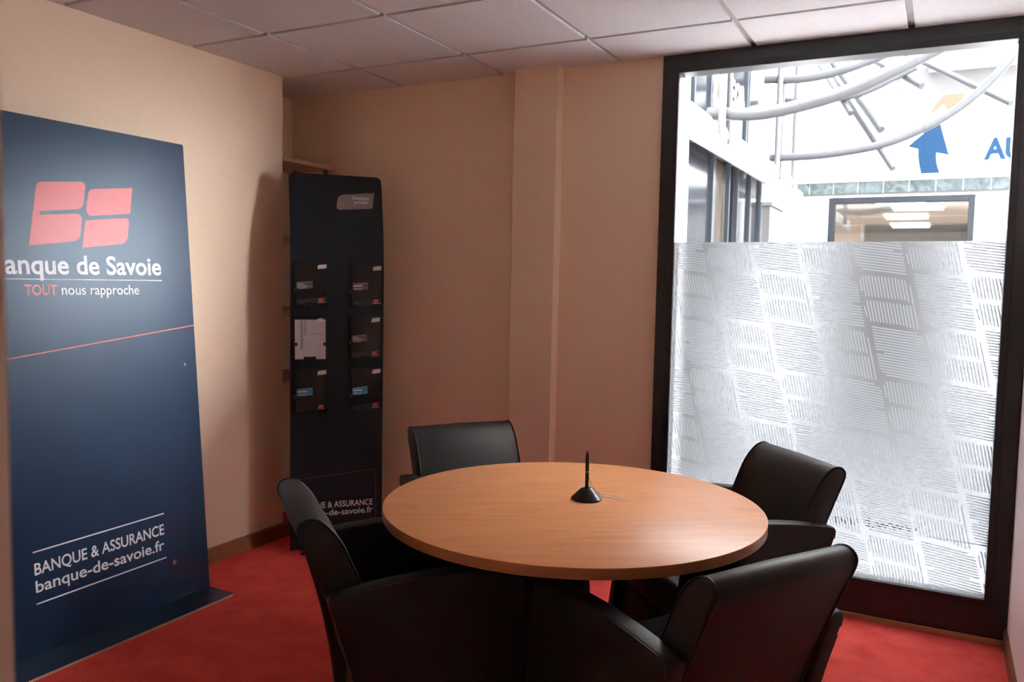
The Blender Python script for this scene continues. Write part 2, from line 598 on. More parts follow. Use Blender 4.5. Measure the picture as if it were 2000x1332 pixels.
bm = new(); box(bm, -3.6, XL, 0.10, YN, 0, H + 0.01)
struct(link('wall_left', bm, M['wall']), 'plain beige wall on the left behind the navy banner', 'wall')
bm = new(); box(bm, -3.6, XN, YN, YW, 0, H + 0.01)
struct(link('wall_niche', bm, M['wall']), 'narrow beige wall at the back of the shelf niche', 'wall')
bm = new()
box(bm, -3.6, -1.15, YW, YW + 0.22, 0, 2.62)
box(bm, -1.15, XR + 0.1, YW + 0.0, YW + 0.22, H + 0.02, 2.62)
box(bm, -3.0, 2.6, YW + 0.22, 4.50, 2.58, 2.70)  # unseen canopy slab, added to cut steep sky light through the window
struct(link('wall_back', bm, M['wall']), 'beige back wall left of the tall window', 'wall')
bm = new(); box(bm, XR, XR + 0.12, -1.8, YW + 0.16, 0, 2.62)
struct(link('wall_right', bm, M['wall_white']), 'pale wall at the right edge beside the window', 'wall')
bm = new()
box(bm, -3.6, -0.590, 0.13, 0.35, 0, H + 0.01)
struct(link('wall_front', bm, M['wall']), 'wall end of the doorway blurred at the left edge', 'wall')
bm = new()
box(bm, -3.6, XR, -0.62, -0.50, 0, H + 0.01)  # unseen; set close behind the camera and kept pale for more bounce light
box(bm, -3.72, -3.6, -1.8, YW, 0, H + 0.01)
struct(link('wall_corridor', bm, M['wall_white']), 'corridor wall behind the doorway', 'wall')
bm = new(); box(bm, -1.868, -1.640, 3.55, YW, 0, H + 0.006)
struct(link('trim_1', bm, M['wall'], bevel=(0.003, 2)), 'shallow beige boxed pilaster standing against the back wall', 'pilaster')
bm = new()
prism(bm, [(0, 0), (0.014, 0), (0.014, 0.066), (0.008, 0.076), (0, 0.076)], 0.36, YW - 0.001, lambda a, p, q: Vector((XL + p, a, q)))
struct(link('baseboard_left', bm, M['skirt']), 'brown wooden skirting along the left wall', 'baseboard')
bm = new()
prism(bm, [(0, 0), (0.012, 0), (0.012, 0.062), (0.006, 0.070), (0, 0.070)], -1.6, YW - 0.002, lambda a, p, q: Vector((XR - p, a, q)))
struct(link('baseboard_right', bm, M['skirt']), 'brown wooden skirting along the right wall', 'baseboard')
bm = new()
prism(bm, [(0, 0), (0.010, 0), (0.010, 0.060), (0.006, 0.070), (0, 0.070)], XN, -1.868, lambda a, p, q: Vector((a, YW - p, q)))
prism(bm, [(0, 0), (0.010, 0), (0.010, 0.060), (0.006, 0.070), (0, 0.070)], -1.640, -1.15, lambda a, p, q: Vector((a, YW - p, q)))
struct(link('baseboard_back', bm, M['skirt']), 'brown wooden skirting along the back wall', 'baseboard')
bm = new(); box(bm, -1.15, XR - 0.012, 3.592, 3.612, 0, 0.022)
struct(link('trim_2', bm, M['strip'], bevel=(0.002, 1)), 'thin wooden strip on the carpet under the window frame', 'trim')

# ------------------------------------------------------------------ the window
WX0, WX1, WZ0, WZ1 = -1.150, 0.279, 0.0, H
GX0, GX1, GZ0, GZ1 = -1.074, 0.205, 0.171, 2.293
win = thing('window_1', 'tall dark framed window with frosted lower film', 'window')
win['kind'] = 'structure'
bm = new()
for (a, b, c, d) in ((WX0, GX0, WZ0, WZ1), (GX1, XR, WZ0, WZ1), (GX0, GX1, GZ1, WZ1 + 0.02), (GX0, GX1, WZ0, GZ0)):
    box(bm, a, b, 3.603, 3.69, c, d)
link('frame', bm, M['frame'], win, bevel=(0.002, 2))
bm = new()
t = 0.017
for (a, b, c, d) in ((GX0 - 0.024, GX0, GZ0 - 0.024, GZ1 + 0.024), (GX1, GX1 + 0.024, GZ0 - 0.024, GZ1 + 0.024),
                     (GX0, GX1, GZ1, GZ1 + 0.024), (GX0, GX1, GZ0 - 0.024, GZ0)):
    box(bm, a, b, 3.596, 3.604, c, d)
link('glazing_bead', bm, M['gasket'], win, bevel=(0.0015, 1))
bm = new(); box(bm, GX0 - 0.002, GX1 + 0.002, 3.630, 3.636, GZ0 - 0.002, GZ1 + 0.002)
link('glass_pane', bm, M['glass'], win)
FT = 1.5525
fm = bpy.data.meshes.new('frosted_film')
fm.from_pydata([(GX0, 3.6225, GZ0), (GX1, 3.6225, GZ0), (GX1, 3.6225, FT), (GX0, 3.6225, FT)], [], [(0, 1, 2, 3)])   # faces the room
fm.materials.append(M['film'])
fo = bpy.data.objects.new('frosted_film', fm)
COL.objects.link(fo)
fo.parent = win

def clip_poly(pts, x0, x1, z0, z1):
    for ax, lim, sgn in ((0, x0, 1), (0, x1, -1), (1, z0, 1), (1, z1, -1)):
        out = []
        for i in range(len(pts)):
            a, b = pts[i - 1], pts[i]
            da, db = sgn * (a[ax] - lim), sgn * (b[ax] - lim)
            if da >= 0:
                pass
            if (da >= 0) != (db >= 0):
                t = da / (da - db)
                out.append((a[0] + (b[0] - a[0]) * t, a[1] + (b[1] - a[1]) * t))
            if db >= 0:
                out.append(b)
        pts = out
        if len(pts) < 3:
            return []
    return pts

STROKES = []
def stroke(x0, z0, x1, z1, w=0.0046):
    d = Vector((x1 - x0, z1 - z0))
    L_ = d.length
    d.normalize()
    n = Vector((-d.y, d.x))
    h = w / 2
    pts = []
    for (t, s) in ((0, -0.4), (h * 0.7, -1), (L_ - h * 0.7, -1), (L_, -0.4), (L_, 0.4), (L_ - h * 0.7, 1), (h * 0.7, 1), (0, 0.4)):
        p = Vector((x0, z0)) + d * t + n * (s * h)
        pts.append((p.x, p.y))
    pts = clip_poly(pts, GX0, GX1, GZ0, FT - 0.002)
    if pts:
        STROKES.append(pts)

def cell_h(ox, oz):
    for i in range(18):
        xl = ox + 0.0025 * i
        zl = oz - 0.01115 * i
        xs, xe = xl, ox + 0.1951 + 0.0023 * (i - 2)
        if i == 0: xe = ox + 0.1661
        if i == 1: xe = ox + 0.1876
        if i == 8: xs += 0.0
        if i == 9: xs, xe = xl + 0.028, ox + 0.1775
        if i == 16: xs += 0.006
        if i == 17: xs += 0.020
        stroke(xs, zl - 0.125 * (xs - xl), xe, zl - 0.125 * (xe - xl))

def cell_v(ox, oz):
    # first full stroke starts at (ox, oz); strokes lean 0.22
    for half in (0, 1):
        hx, hz = ox + 0.0234 * half, oz - 0.1021 * half
        stroke(hx - 0.0083, hz - 0.018 - 0.006 * half, hx + 0.0030, hz - 0.066)
        for j in range(14):
            x = hx + 0.01212 * j
            z = hz - 0.00115 * j - (0.002 if j > 10 else 0)
            if half == 0:
                ln = 0.0856
                if j == 13: z -= 0.004; ln = 0.0865
            else:
                ln = 0.0858
                if j > 9: ln += 0.002 * (j - 9)
            stroke(x, z, x + 0.22 * ln, z - ln)
    stroke(ox + 0.1766, oz - 0.040, ox + 0.2160, oz - 0.2128)

for k in range(-2, 8):
    for c in range(-6, 8):
        bx = -0.9006 + 0.0557 * k + 0.1990 * c
        oz = 1.4224 - 0.2133 * k
        if (c + k) % 2 == 0:
            cell_h(bx, oz)
        else:
            cell_v(bx + 0.0108, oz - 0.0043)
bm = new()
for pts in STROKES:
    sheet(bm, [(x, 3.6220, z) for x, z in pts])
link('stripe_pattern', bm, M['stripe'], win)

# mirrored web address on the outside, readable through the stripes only
def point_in(poly, x, z):
    c = False
    for i in range(len(poly)):
        a, b = poly[i - 1], poly[i]
        if (a[1] > z) != (b[1] > z) and x < (b[0] - a[0]) * (z - a[1]) / (b[1] - a[1]) + a[0]:
            c = not c
    return c

def clip_convex(pts, poly):
    area = sum(poly[i - 1][0] * poly[i][1] - poly[i][0] * poly[i - 1][1] for i in range(len(poly)))
    sg = 1 if area > 0 else -1
    for i in range(len(poly)):
        a, b = poly[i - 1], poly[i]
        ex, ez = b[0] - a[0], b[1] - a[1]
        if abs(ex) + abs(ez) < 1e-9:
            continue
        out = []
        f = lambda p: sg * (ex * (p[1] - a[1]) - ez * (p[0] - a[0]))
        for k in range(len(pts)):
            p, q = pts[k - 1], pts[k]
            dp, dq = f(p), f(q)
            if (dp >= 0) != (dq >= 0):
                t = dp / (dp - dq)
                out.append((p[0] + (q[0] - p[0]) * t, p[1] + (q[1] - p[1]) * t))
            if dq >= 0:
                out.append(q)
        pts = out
        if len(pts) < 3:
            return []
    return pts

bm = new()
vs, ps, g0, g1 = glyphs('www.banq', 0.006)
ch = cap_height()
for p in ps:
    poly = []
    for i in p:
        v = vs[i]
        tt = (v.x - g0) / (g1 - g0)
        poly.append((-0.0331 - 0.3180 * tt, 0.3880 - 0.0045 * tt + v.y / ch * 0.0400))
    cx = sum(q[0] for q in poly) / len(poly); cz = sum(q[1] for q in poly) / len(poly)
    for st_ in STROKES:
        if abs(st_[0][0] - cx) > 0.25 or abs(st_[0][1] - cz) > 0.13:
            continue
        cl = clip_convex(poly, st_)
        if cl:
            try:
                sheet(bm, [(x, 3.6215, z) for x, z in cl])
            except ValueError:
                pass
link('web_lettering', bm, M['redprint'], win)
bm = new()
sheet(bm, [(-0.008, 3.6216, 0.3800), (0.203, 3.6216, 0.3782), (0.203, 3.6216, 0.3752), (-0.008, 3.6216, 0.3788)])
link('printed_line', bm, M['greyprint'], win)

# ------------------------------------------------------------------ niche shelves
for k, (z, wh) in enumerate(((1.978, 'topmost of the pale wooden niche shelves, above the dark brochure stand'),
                ((1.576), 'second pale wooden niche shelf from the top, level with the stand tag'),
                ((1.195), 'third pale wooden niche shelf from the top, beside the pale grey brochure'),
                ((0.835), 'lowest pale wooden niche shelf, beside the blue titled brochures'))):
    bm = new(); box(bm, XN + 0.001, XL + 0.004, YN + 0.002, YW - 0.001, z - 0.022, z)
    tag(link('niche_shelf', bm, M['shelf'], bevel=(0.0015, 1)), wh, 'shelf', 'niche shelves')

# ------------------------------------------------------------------ table
TC = Vector((-0.926, 2.172, 0.0)); TH = 0.72; TR = 0.547
tb = thing('round_table', 'round beech meeting table in the middle of the four black armchairs', 'table', TC)
bm = new()
lathe(bm, [(0, 0), (TR - 0.0012, 0), (TR - 0.0004, -0.0004), (TR, -0.0012)], (0, 0, TH), 128, 0)
lathe(bm, [(TR, -0.0012), (TR, -0.027), (TR - 0.001, -0.028), (0, -0.028)], (0, 0, TH), 128, 1)
link('tabletop', bm, [M['table'], M['tedge']], tb, smooth=35)
bm = new(); lathe(bm, [(0, 0.692), (0.16, 0.692), (0.16, 0.684), (0.045, 0.68), (0.045, 0.03), (0, 0.03)], (0, 0, 0), 48)
link('pedestal', bm, M['steel'], tb, smooth=35)
bm = new(); lathe(bm, [(0, 0.035), (0.06, 0.035), (0.24, 0.016), (0.27, 0.008), (0.27, 0.0), (0, 0.0)], (0, 0, 0), 64)
link('base', bm, M['steel'], tb, smooth=35)

# ------------------------------------------------------------------ pen stand, chain, pen
PB = Vector((-0.907, 2.235, TH))
ph = thing('pen_holder', 'black conical pen holder with bead chain on the round table', 'pen holder', PB)
bm = new()
lathe(bm, [(0, 0.0), (0.043, 0.0), (0.0455, 0.002), (0.0455, 0.005), (0.043, 0.0075), (0.030, 0.0205), (0.019, 0.0315), (0.0155, 0.0345), (0.0135, 0.0355), (0.0125, 0.035), (0.0070, 0.034), (0.0070, 0.027), (0, 0.027)], (0, 0, 0), 64)
link('base', bm, M['plastic'], ph, smooth=40)
chain = [(-0.021, -0.004, 0.093), (-0.0035, 0.0035, 0.085), (0.004, 0.008, 0.062), (0.012, 0.014, 0.040), (0.019, 0.021, 0.028), (0.026, 0.030, 0.018),
         (0.024, 0.052, 0.0055), (0.024, 0.081, 0.0012), (0.040, 0.083, 0.0012), (0.062, 0.075, 0.0012), (0.080, 0.072, 0.0012), (0.086, 0.066, 0.0012), (0.078, 0.060, 0.0012), (0.055, 0.058, 0.0012),
         (0.034, 0.052, 0.0012), (0.033, 0.047, 0.0012), (0.052, 0.055, 0.0012), (0.066, 0.048, 0.0012), (0.088, 0.045, 0.0012), (0.106, 0.046, 0.0012), (0.121, 0.053, 0.0012)]
path = smooth_path(chain[1:], 10)
bm = new()
acc = 0.0
last = path[0]
ball(bm, path[0], 0.0018)
for p in path[1:]:
    acc += (p - last).length
    last = p
    if acc >= 0.0040:
        acc = 0.0
        ball(bm, p, 0.0018)
link('bead_chain', bm, M['chrome'], ph, smooth=60)
pen = thing('pen', 'slim black pen standing upright in the conical holder', 'pen', PB + Vector((0, 0, 0.0278)))
bm = new(); lathe(bm, [(0, 0), (0.0045, 0.001), (0.0055, 0.004), (0.0055, 0.0545)], (0, 0, 0), 24)
lathe(bm, [(0.0055, 0.0545), (0, 0.0545)], (0, 0, 0), 24)
link('barrel', bm, M['plastic'], pen, smooth=40)
bm = new(); lathe(bm, [(0, 0.0545), (0.0058, 0.0545), (0.0058, 0.057), (0, 0.057)], (0, 0, 0), 24)
link('ring', bm, M['brass'], pen, smooth=40)
bm = new(); lathe(bm, [(0, 0.057), (0.0056, 0.057), (0.0058, 0.085), (0.0055, 0.100), (0.0042, 0.110), (0.0022, 0.114), (0.0018, 0.1175), (0, 0.118)], (0, 0, 0), 24)
link('cap', bm, M['plastic'], pen, smooth=40)

# ------------------------------------------------------------------ armchairs
def make_chair():
    t = bpy.data.objects.new('armchair', None)
    COL.objects.link(t)
    t.empty_display_size = 0.2
    # backrest: reclined teardrop section across the chair
    prof = [(0.105, 0.300), (0.085, 0.38), (0.055, 0.47), (0.022, 0.56), (-0.018, 0.655), (-0.048, 0.722), (-0.063, 0.758), (-0.061, 0.780), (-0.042, 0.793), (-0.015, 0.789),
            (0.012, 0.768), (0.040, 0.730), (0.064, 0.678), (0.088, 0.618), (0.108, 0.55), (0.124, 0.47), (0.138, 0.39), (0.138, 0.315), (0.125, 0.297)]
    sm = [(p.x, p.y) for p in smooth_path([(a, b, 0) for a, b in prof], 4, True)]
    hw = 0.2145
    bm = new()
    ring_x = [(-hw, 0.93), (-hw + 0.003, 0.975), (-hw + 0.010, 1.0), (0.0, 1.004), (hw - 0.010, 1.0), (hw - 0.003, 0.975), (hw, 0.93)]
    cyy = sum(p[0] for p in sm) / len(sm); czz = sum(p[1] for p in sm) / len(sm)
    rings = []
    for x, s in ring_x:
        ring = []
        for i, (a, b) in enumerate(sm):
            # inset along the local normal so the end roundings stay even
            p0, p1 = Vector(sm[i - 1]), Vector(sm[(i + 1) % len(sm)])
            d = (p1 - p0).normalized()
            n = Vector((d.y, -d.x))
            c = Vector((cyy, czz)) - Vector((a, b))
            k = {0.93: 0.009, 0.975: 0.0028, 1.0: 0.0, 1.004: -0.003}[s]
            if n.dot(c) < 0 and abs(n.dot(c)) > 0.001:
                n = -n
            q = Vector((a, b)) + n * k
            ring.append(bm.verts.new((x, q.x, q.y)))
        rings.append(ring)
    nn = len(sm)
    for A, B in zip(rings, rings[1:]):
        for i in range(nn):
            bm.faces.new([A[i], A[(i + 1) % nn], B[(i + 1) % nn], B[i]])
    bm.faces.new(rings[0][::-1]); bm.faces.new(rings[-1])
    back = link('backrest', bm, M['leather'], t, smooth=50)
    for s in (-1, 1):
        bm = new()
        tube(bm, [(s * (hw - 0.004), a, b) for a, b in sm], 0.0028, 6, closed=True)
        link('piping', bm, M['piping'], back, smooth=60)
    # side panels with arched arm tops, raked back
    side = [(0.006, 0.585), (0.003, 0.606), (0.012, 0.619), (0.06, 0.627), (0.15, 0.638), (0.25, 0.645), (0.35, 0.645), (0.43, 0.640), (0.474, 0.633), (0.487, 0.624), (0.491, 0.606),
            (0.497, 0.55), (0.508, 0.45), (0.522, 0.33), (0.540, 0.20), (0.556, 0.08), (0.566, 0.004), (0.480, 0.004), (0.20, 0.004), (0.102, 0.004), (0.104, 0.08), (0.100, 0.17), (0.085, 0.28), (0.060, 0.40), (0.030, 0.51)]
    sd = smooth_path([(a, b, 0) for a, b in side[:17]], 3) + [Vector((0.48, 0.004, 0)), Vector((0.2, 0.004, 0))] + smooth_path([(a, b, 0) for a, b in side[19:]] + [(side[0][0], side[0][1], 0)], 3)[:-1]
    sd = [(p.x, p.y) for p in sd]
    for s in (-1, 1):
        bm = new()
        prism(bm, sd, 0.2165 * s, 0.269 * s, lambda a, p, q: Vector((a, p, q)))
        o = link('armrest', bm, M['leather'], t, smooth=50, bevel=(0.009, 3))
        bm = new()
        top = [p for p in sd if p[1] > 0.02]
        inset = []
        for (a, b) in top:
            c = Vector((0.28 - a, 0.33 - b)).normalized() * 0.004
            inset.append((0.2665 * s, a + c.x, b + c.y))
        tube(bm, inset, 0.0022, 6)
        link('piping', bm, M['piping'], o, smooth=60)
    bm = new(); box(bm, -0.2155, 0.2155, 0.125, 0.520, 0.325, 0.440)
    for v in bm.verts:
        if v.co.y > 0.3 and v.co.z > 0.4:
            v.co.z += 0.006
    link('seat_cushion', bm, M['leather'], t, smooth=50, bevel=(0.024, 4))
    bm = new(); box(bm, -0.2155, 0.2155, 0.130, 0.512, 0.150, 0.324)
    link('seat_base', bm, M['leather'], t, smooth=50, bevel=(0.006, 2))
    return t

CH = [((-1.4505, 1.5985), 49.5, 'black leather armchair at the left front, beside the navy banner, arm side to the viewer'),
      ((-0.269, 1.741), 149.0, 'nearest black leather armchair at the right front, its back to the viewer'),
      ((-0.410, 2.916), -137.0, 'black leather armchair standing in front of the frosted window'),
      ((-1.675, 2.780), -35.5, 'far black leather armchair between the brochure stand and the pilaster')]
proto = make_chair()
for k, ((rx, ry), ang, lab) in enumerate(CH):
    c = proto if k == 0 else copy_thing(proto)
    a = math.radians(ang)
    c.location = (rx + 0.035 * math.cos(a), ry + 0.035 * math.sin(a), 0)
    c.rotation_euler = (0, 0, a - math.pi / 2)
    tag(c, lab, 'armchair', 'armchairs around the round table')

# ------------------------------------------------------------------ navy banner board
TH_ = math.atan2(0.144, 1.918)
BEY = Vector((-math.sin(TH_), 0, math.cos(TH_)))
BN = Vector((math.cos(TH_), 0, math.sin(TH_)))
BO = Vector((-2.770, 0, 0.010))
def bp(a, b, h=0.0):
    return Vector((-2.77, 0, 0)) + Vector((0, a, 0)) + BEY * b + BN * h
bn = thing('banner_board', 'tall navy cardboard banner with coral logo leaning on the left wall', 'banner')
Y0, Y1, HB = 1.526, 2.4975, 1.9245
bm = new()
out = round_corners([(Y0, 0.006), (Y1, 0.006), (Y1, HB), (Y0, HB)], [0, 0, 0.008, 0.008])
prism(bm, out, 0.0, -0.010, lambda a, p, q: bp(p, q, a))
link('panel', bm, M['navy'], bn, smooth=40)
bm = new()
lip = round_corners([(-2.772, Y0), (-2.616, Y0), (-2.616, Y1 - 0.003), (-2.772, Y1 - 0.003)], [0, 0.0, 0.022, 0])
prism(bm, lip, 0.0095, 0.0105, lambda a, p, q: Vector((p, q, a)))
link('foot_flap', bm, M['navy'], bn)
bm = new(); prism(bm, lip, 0.0005, 0.0095, lambda a, p, q: Vector((p - 0.0008, q - 0.0008, a)))
link('cut_edge', bm, M['board_core'], bn)
# logo
LB = [[1.7952, 1.4607], [1.8331, 1.6653], [1.8374, 1.6815], [1.8465, 1.6908], [1.862, 1.6935], [2.0135, 1.7104], [2.0248, 1.7063], [2.0282, 1.6934], [2.0163, 1.6276], [2.0081, 1.6135], [1.9918, 1.6055],
      [1.8431, 1.5855], [1.8409, 1.5726], [1.9906, 1.5888], [2.0018, 1.5851], [2.0059, 1.5715], [1.9957, 1.5091], [1.9875, 1.494], [1.9691, 1.4844]]
LS1 = [[2.0271, 1.5966], [2.0259, 1.6098], [2.0373, 1.6677], [2.0441, 1.6811], [2.057, 1.6879], [2.2335, 1.7114], [2.2154, 1.6068], [2.0423, 1.5844], [2.0323, 1.587]]
LS2 = [[1.9994, 1.4608], [2.0192, 1.5666], [2.1924, 1.5881], [2.2035, 1.5862], [2.2084, 1.5767], [2.1979, 1.5093], [2.1888, 1.4948], [2.1707, 1.4848]]
HP = 0.0006
def logo_outline(p):
    # round small corners already present; light smoothing through corner rounding
    return round_corners([tuple(q) for q in p], 0.004, 2)
bm = new()
for p in (LB, LS1, LS2):
    prism(bm, logo_outline(p), 0.0002, HP, lambda a, y, z: bp(y, z, a))
link('logo', bm, M['coral_print'], bn)
bm = new()
PL = lambda a, b: bp(a, b, HP)
wB = glyphs('B', 0.02); wA = glyphs('anque de Savoie', 0.02)
xa, xb = 1.7049, 2.3462
sc_ = (xb - xa) / (wA[3] - wA[2])
write(bm, 'anque de Savoie', PL, xa, xb, 1.3595, 1.3655, 0.0680, 0.02)
wb_ = sc_ * (wB[3] - wB[2])
write(bm, 'B', PL, xa - 0.011 - wb_, xa - 0.011, 1.3588, 1.3594, 0.0680, 0.02)
link('bank_name', bm, M['white_print'], bn)
def line(bm, a, b, w, place=PL):
    A, B = Vector(a), Vector(b)
    d = (B - A).normalized()
    n = Vector((-d.y, d.x)) * (w / 2)
    sheet(bm, [place(*(A - n)), place(*(B - n)), place(*(B + n)), place(*(A + n))])
bm = new()
write(bm, 'TOUT', PL, 1.7683, 1.8893, 1.2846, 1.2846, 0.0360, 0.010)
link('slogan_word', bm, M['coral_print'], bn)
bm = new()
write(bm, 'nous rapproche', PL, 1.9065, 2.2345, 1.2849, 1.2852, 0.0365, 0.006)
link('slogan', bm, M['white_print'], bn)
bm = new(); line(bm, (1.53, 1.0450), (2.4970, 1.1508), 0.0038)
link('diagonal_line', bm, M['coral_print'], bn)
for a_, b_, w_ in (((1.600, 1.3405), (2.3465, 1.3418), 0.0028), ((1.7333, 0.3750), (2.2861, 0.3815), 0.0052), ((1.7349, 0.1898), (2.2854, 0.1985), 0.0052)):
    bm = new(); line(bm, a_, b_, w_)
    link('rule_line', bm, M['white_print'], bn)
bm = new()
write(bm, 'BANQUE & ASSURANCE', PL, 1.7357, 2.2815, 0.2925, 0.2970, 0.0410, 0.014)
write(bm, 'banque-de-savoie.fr', PL, 1.7358, 2.2785, 0.2300, 0.2338, 0.0410, 0.014)
link('web_address', bm, M['white_print'], bn)
for (a, b, r) in ((2.4373, 0.9852, 0.008), (2.3237, 0.1665, 0.010)):
    bm = new()
    pts = [(a + r * (1 + 0.35 * math.sin(3 * k + a * 9)) * math.cos(k * math.pi / 5) * 0.8, b + r * (1 + 0.3 * math.cos(2 * k)) * math.sin(k * math.pi / 5)) for k in range(10)]
    prism(bm, pts, 0.0002, 0.0012, lambda h, y, z: bp(y, z, h))
    link('tear', bm, M['hole'], bn)

# ------------------------------------------------------------------ brochure stand
AZ = math.radians(42)
SD = Vector((math.sin(AZ), math.cos(AZ), 0))
SN = Vector((math.cos(AZ), -math.sin(AZ), 0))
SP = Vector((-2.491, 3.362, 0))
KS = 0.9606
def zs_(z):
    return 1.359 + (z - 1.359) * KS
def sp_(a, z, h=0.0):
    z = zs_(z)
    d = 0.35 * max(0.0, z - 1.35) ** 2
    return SP + SD * (a * KS) + Vector((0, 0, z)) + SN * (h - d)
sd_t = thing('brochure_stand', 'dark curved brochure display stand in the corner by the shelf niche', 'display stand')
SW0, SW1, SH = -0.4735, 0.001, 1.8985
bm = new()
NZ = 44
ZB = -0.043
zs = [ZB + (SH - ZB) * k / NZ for k in range(NZ + 1)]
zs = sorted(zs + [SH - 0.003, SH - 0.008, SH - 0.014, SH - 0.020])
R_ = 0.026
front, backr = [], []
for z in zs:
    e = 0.0
    if z > SH - R_:
        e = R_ - math.sqrt(max(0, R_ ** 2 - (z - (SH - R_)) ** 2))
    front.append([bm.verts.new(sp_(SW0 + e, z)), bm.verts.new(sp_(SW1 - e, z))])
    backr.append([bm.verts.new(sp_(SW0 + e, z, -0.006)), bm.verts.new(sp_(SW1 - e, z, -0.006))])
for k in range(len(zs) - 1):
    bm.faces.new([front[k][0], front[k][1], front[k + 1][1], front[k + 1][0]])
    bm.faces.new([backr[k][1], backr[k][0], backr[k + 1][0], backr[k + 1][1]])
    bm.faces.new([front[k][0], front[k + 1][0], backr[k + 1][0], backr[k][0]])
    bm.faces.new([front[k][1], backr[k][1], backr[k + 1][1], front[k + 1][1]])
bm.faces.new([front[0][0], backr[0][0], backr[0][1], front[0][1]])
bm.faces.new([front[-1][0], front[-1][1], backr[-1][1], backr[-1][0]])
link('panel', bm, M['navy_dark'], sd_t, smooth=40)
bm = new()
prism(bm, [(SW0 + 0.05, -0.06), (SW1 - 0.05, -0.06), (SW1 - 0.05, 0.05), (SW0 + 0.05, 0.05)], 0.0, 0.012, lambda a, p, q: SP + SD * (p * KS) + SN * q + Vector((0, 0, a)))
link('base_plate', bm, M['steel'], sd_t, bevel=(0.002, 1))
bm = new()
tube(bm, [sp_(-0.235, -0.04, -0.035), sp_(-0.235, 1.0, -0.035), sp_(-0.235, 1.35, -0.03), sp_(-0.235, 1.75, -0.02), sp_(-0.235, 1.89, -0.010)], 0.012, 10)
tube(bm, [sp_(-0.285, 1.86, -0.012), sp_(-0.285, 1.918, -0.02)], 0.013, 8)
tube(bm, [sp_(-0.435, 1.86, -0.012), sp_(-0.435, 1.903, -0.016)], 0.016, 8)
link('support_pole', bm, M['steel'], sd_t, smooth=40)
bm = new()
prism(bm, round_corners([(-0.2405, 1.7127), (-0.2285, 1.7925), (-0.0398, 1.8133), (-0.0526, 1.7299)][::-1], [0, 0, 0.030, 0.026], 6), 0.0004, 0.0018, lambda a, p, q: sp_(p, q, a))
tg = link('grey_tag', bm, M['tag_grey'], sd_t)
bm = new()
write(bm, 'Gestion', lambda a, b: sp_(a, b, 0.0024), -0.1582, -0.0691, 1.7728, 1.7739, 0.0170, 0.012)
write(bm, 'privée', lambda a, b: sp_(a, b, 0.0024), -0.1459, -0.0741, 1.7505, 1.7530, 0.0170, 0.012)
link('tag_lettering', bm, M['white_print'], sd_t)
bm = new()
fl = smooth_path([(-0.0664, 0.3565, 0), (-0.0500, 0.3570, 0), (-0.0380, 0.3490, 0), (-0.0347, 0.3350, 0)], 4)
fr_ = [(-0.4725, 0.3230)] + [(p.x, p.y) for p in fl] + [(-0.0317, -0.03)]
for a, b in zip(fr_, fr_[1:]):
    line(bm, a, b, 0.0032, lambda p, q: sp_(p, q, 0.0007))
link('red_outline', bm, M['dark_red_line'], sd_t)
bm = new()
full = glyphs('BANQUE & ASSURANCE', 0.006); part = glyphs('UE & ASSURANCE', 0.006)
ax = -0.0486 - (0.2878) * (full[3] - full[2]) / (part[3] - part[2])
write(bm, 'BANQUE & ASSURANCE', lambda a, b: sp_(a, b, 0.0008), ax, -0.0486, 0.1690, 0.1680, 0.0310, 0.006)
f2 = glyphs('banque-de-savoie.fr', 0.006); p2 = glyphs('e-de-savoie.fr', 0.006)
ax = -0.0483 - 0.2671 * (f2[3] - f2[2]) / (p2[3] - p2[2])
write(bm, 'banque-de-savoie.fr', lambda a, b: sp_(a, b, 0.0008), ax, -0.0483, 0.1267, 0.1270, 0.0310, 0.006)
link('web_address', bm, M['white_print'], sd_t)

def bs_logo(bm, place, x, z, w, h, mi=0):
    """the two-letter block mark in a w x h box whose lower left corner is (x, z)"""
    x0, x1, z0, z1 = 1.7952, 2.2335, 1.4607, 1.7114
    for P_ in (LB, LS1, LS2):
        sheet(bm, [place(x + (a - x0) / (x1 - x0) * w, z + (b - z0) / (z1 - z0) * h) for a, b in P_], mi)

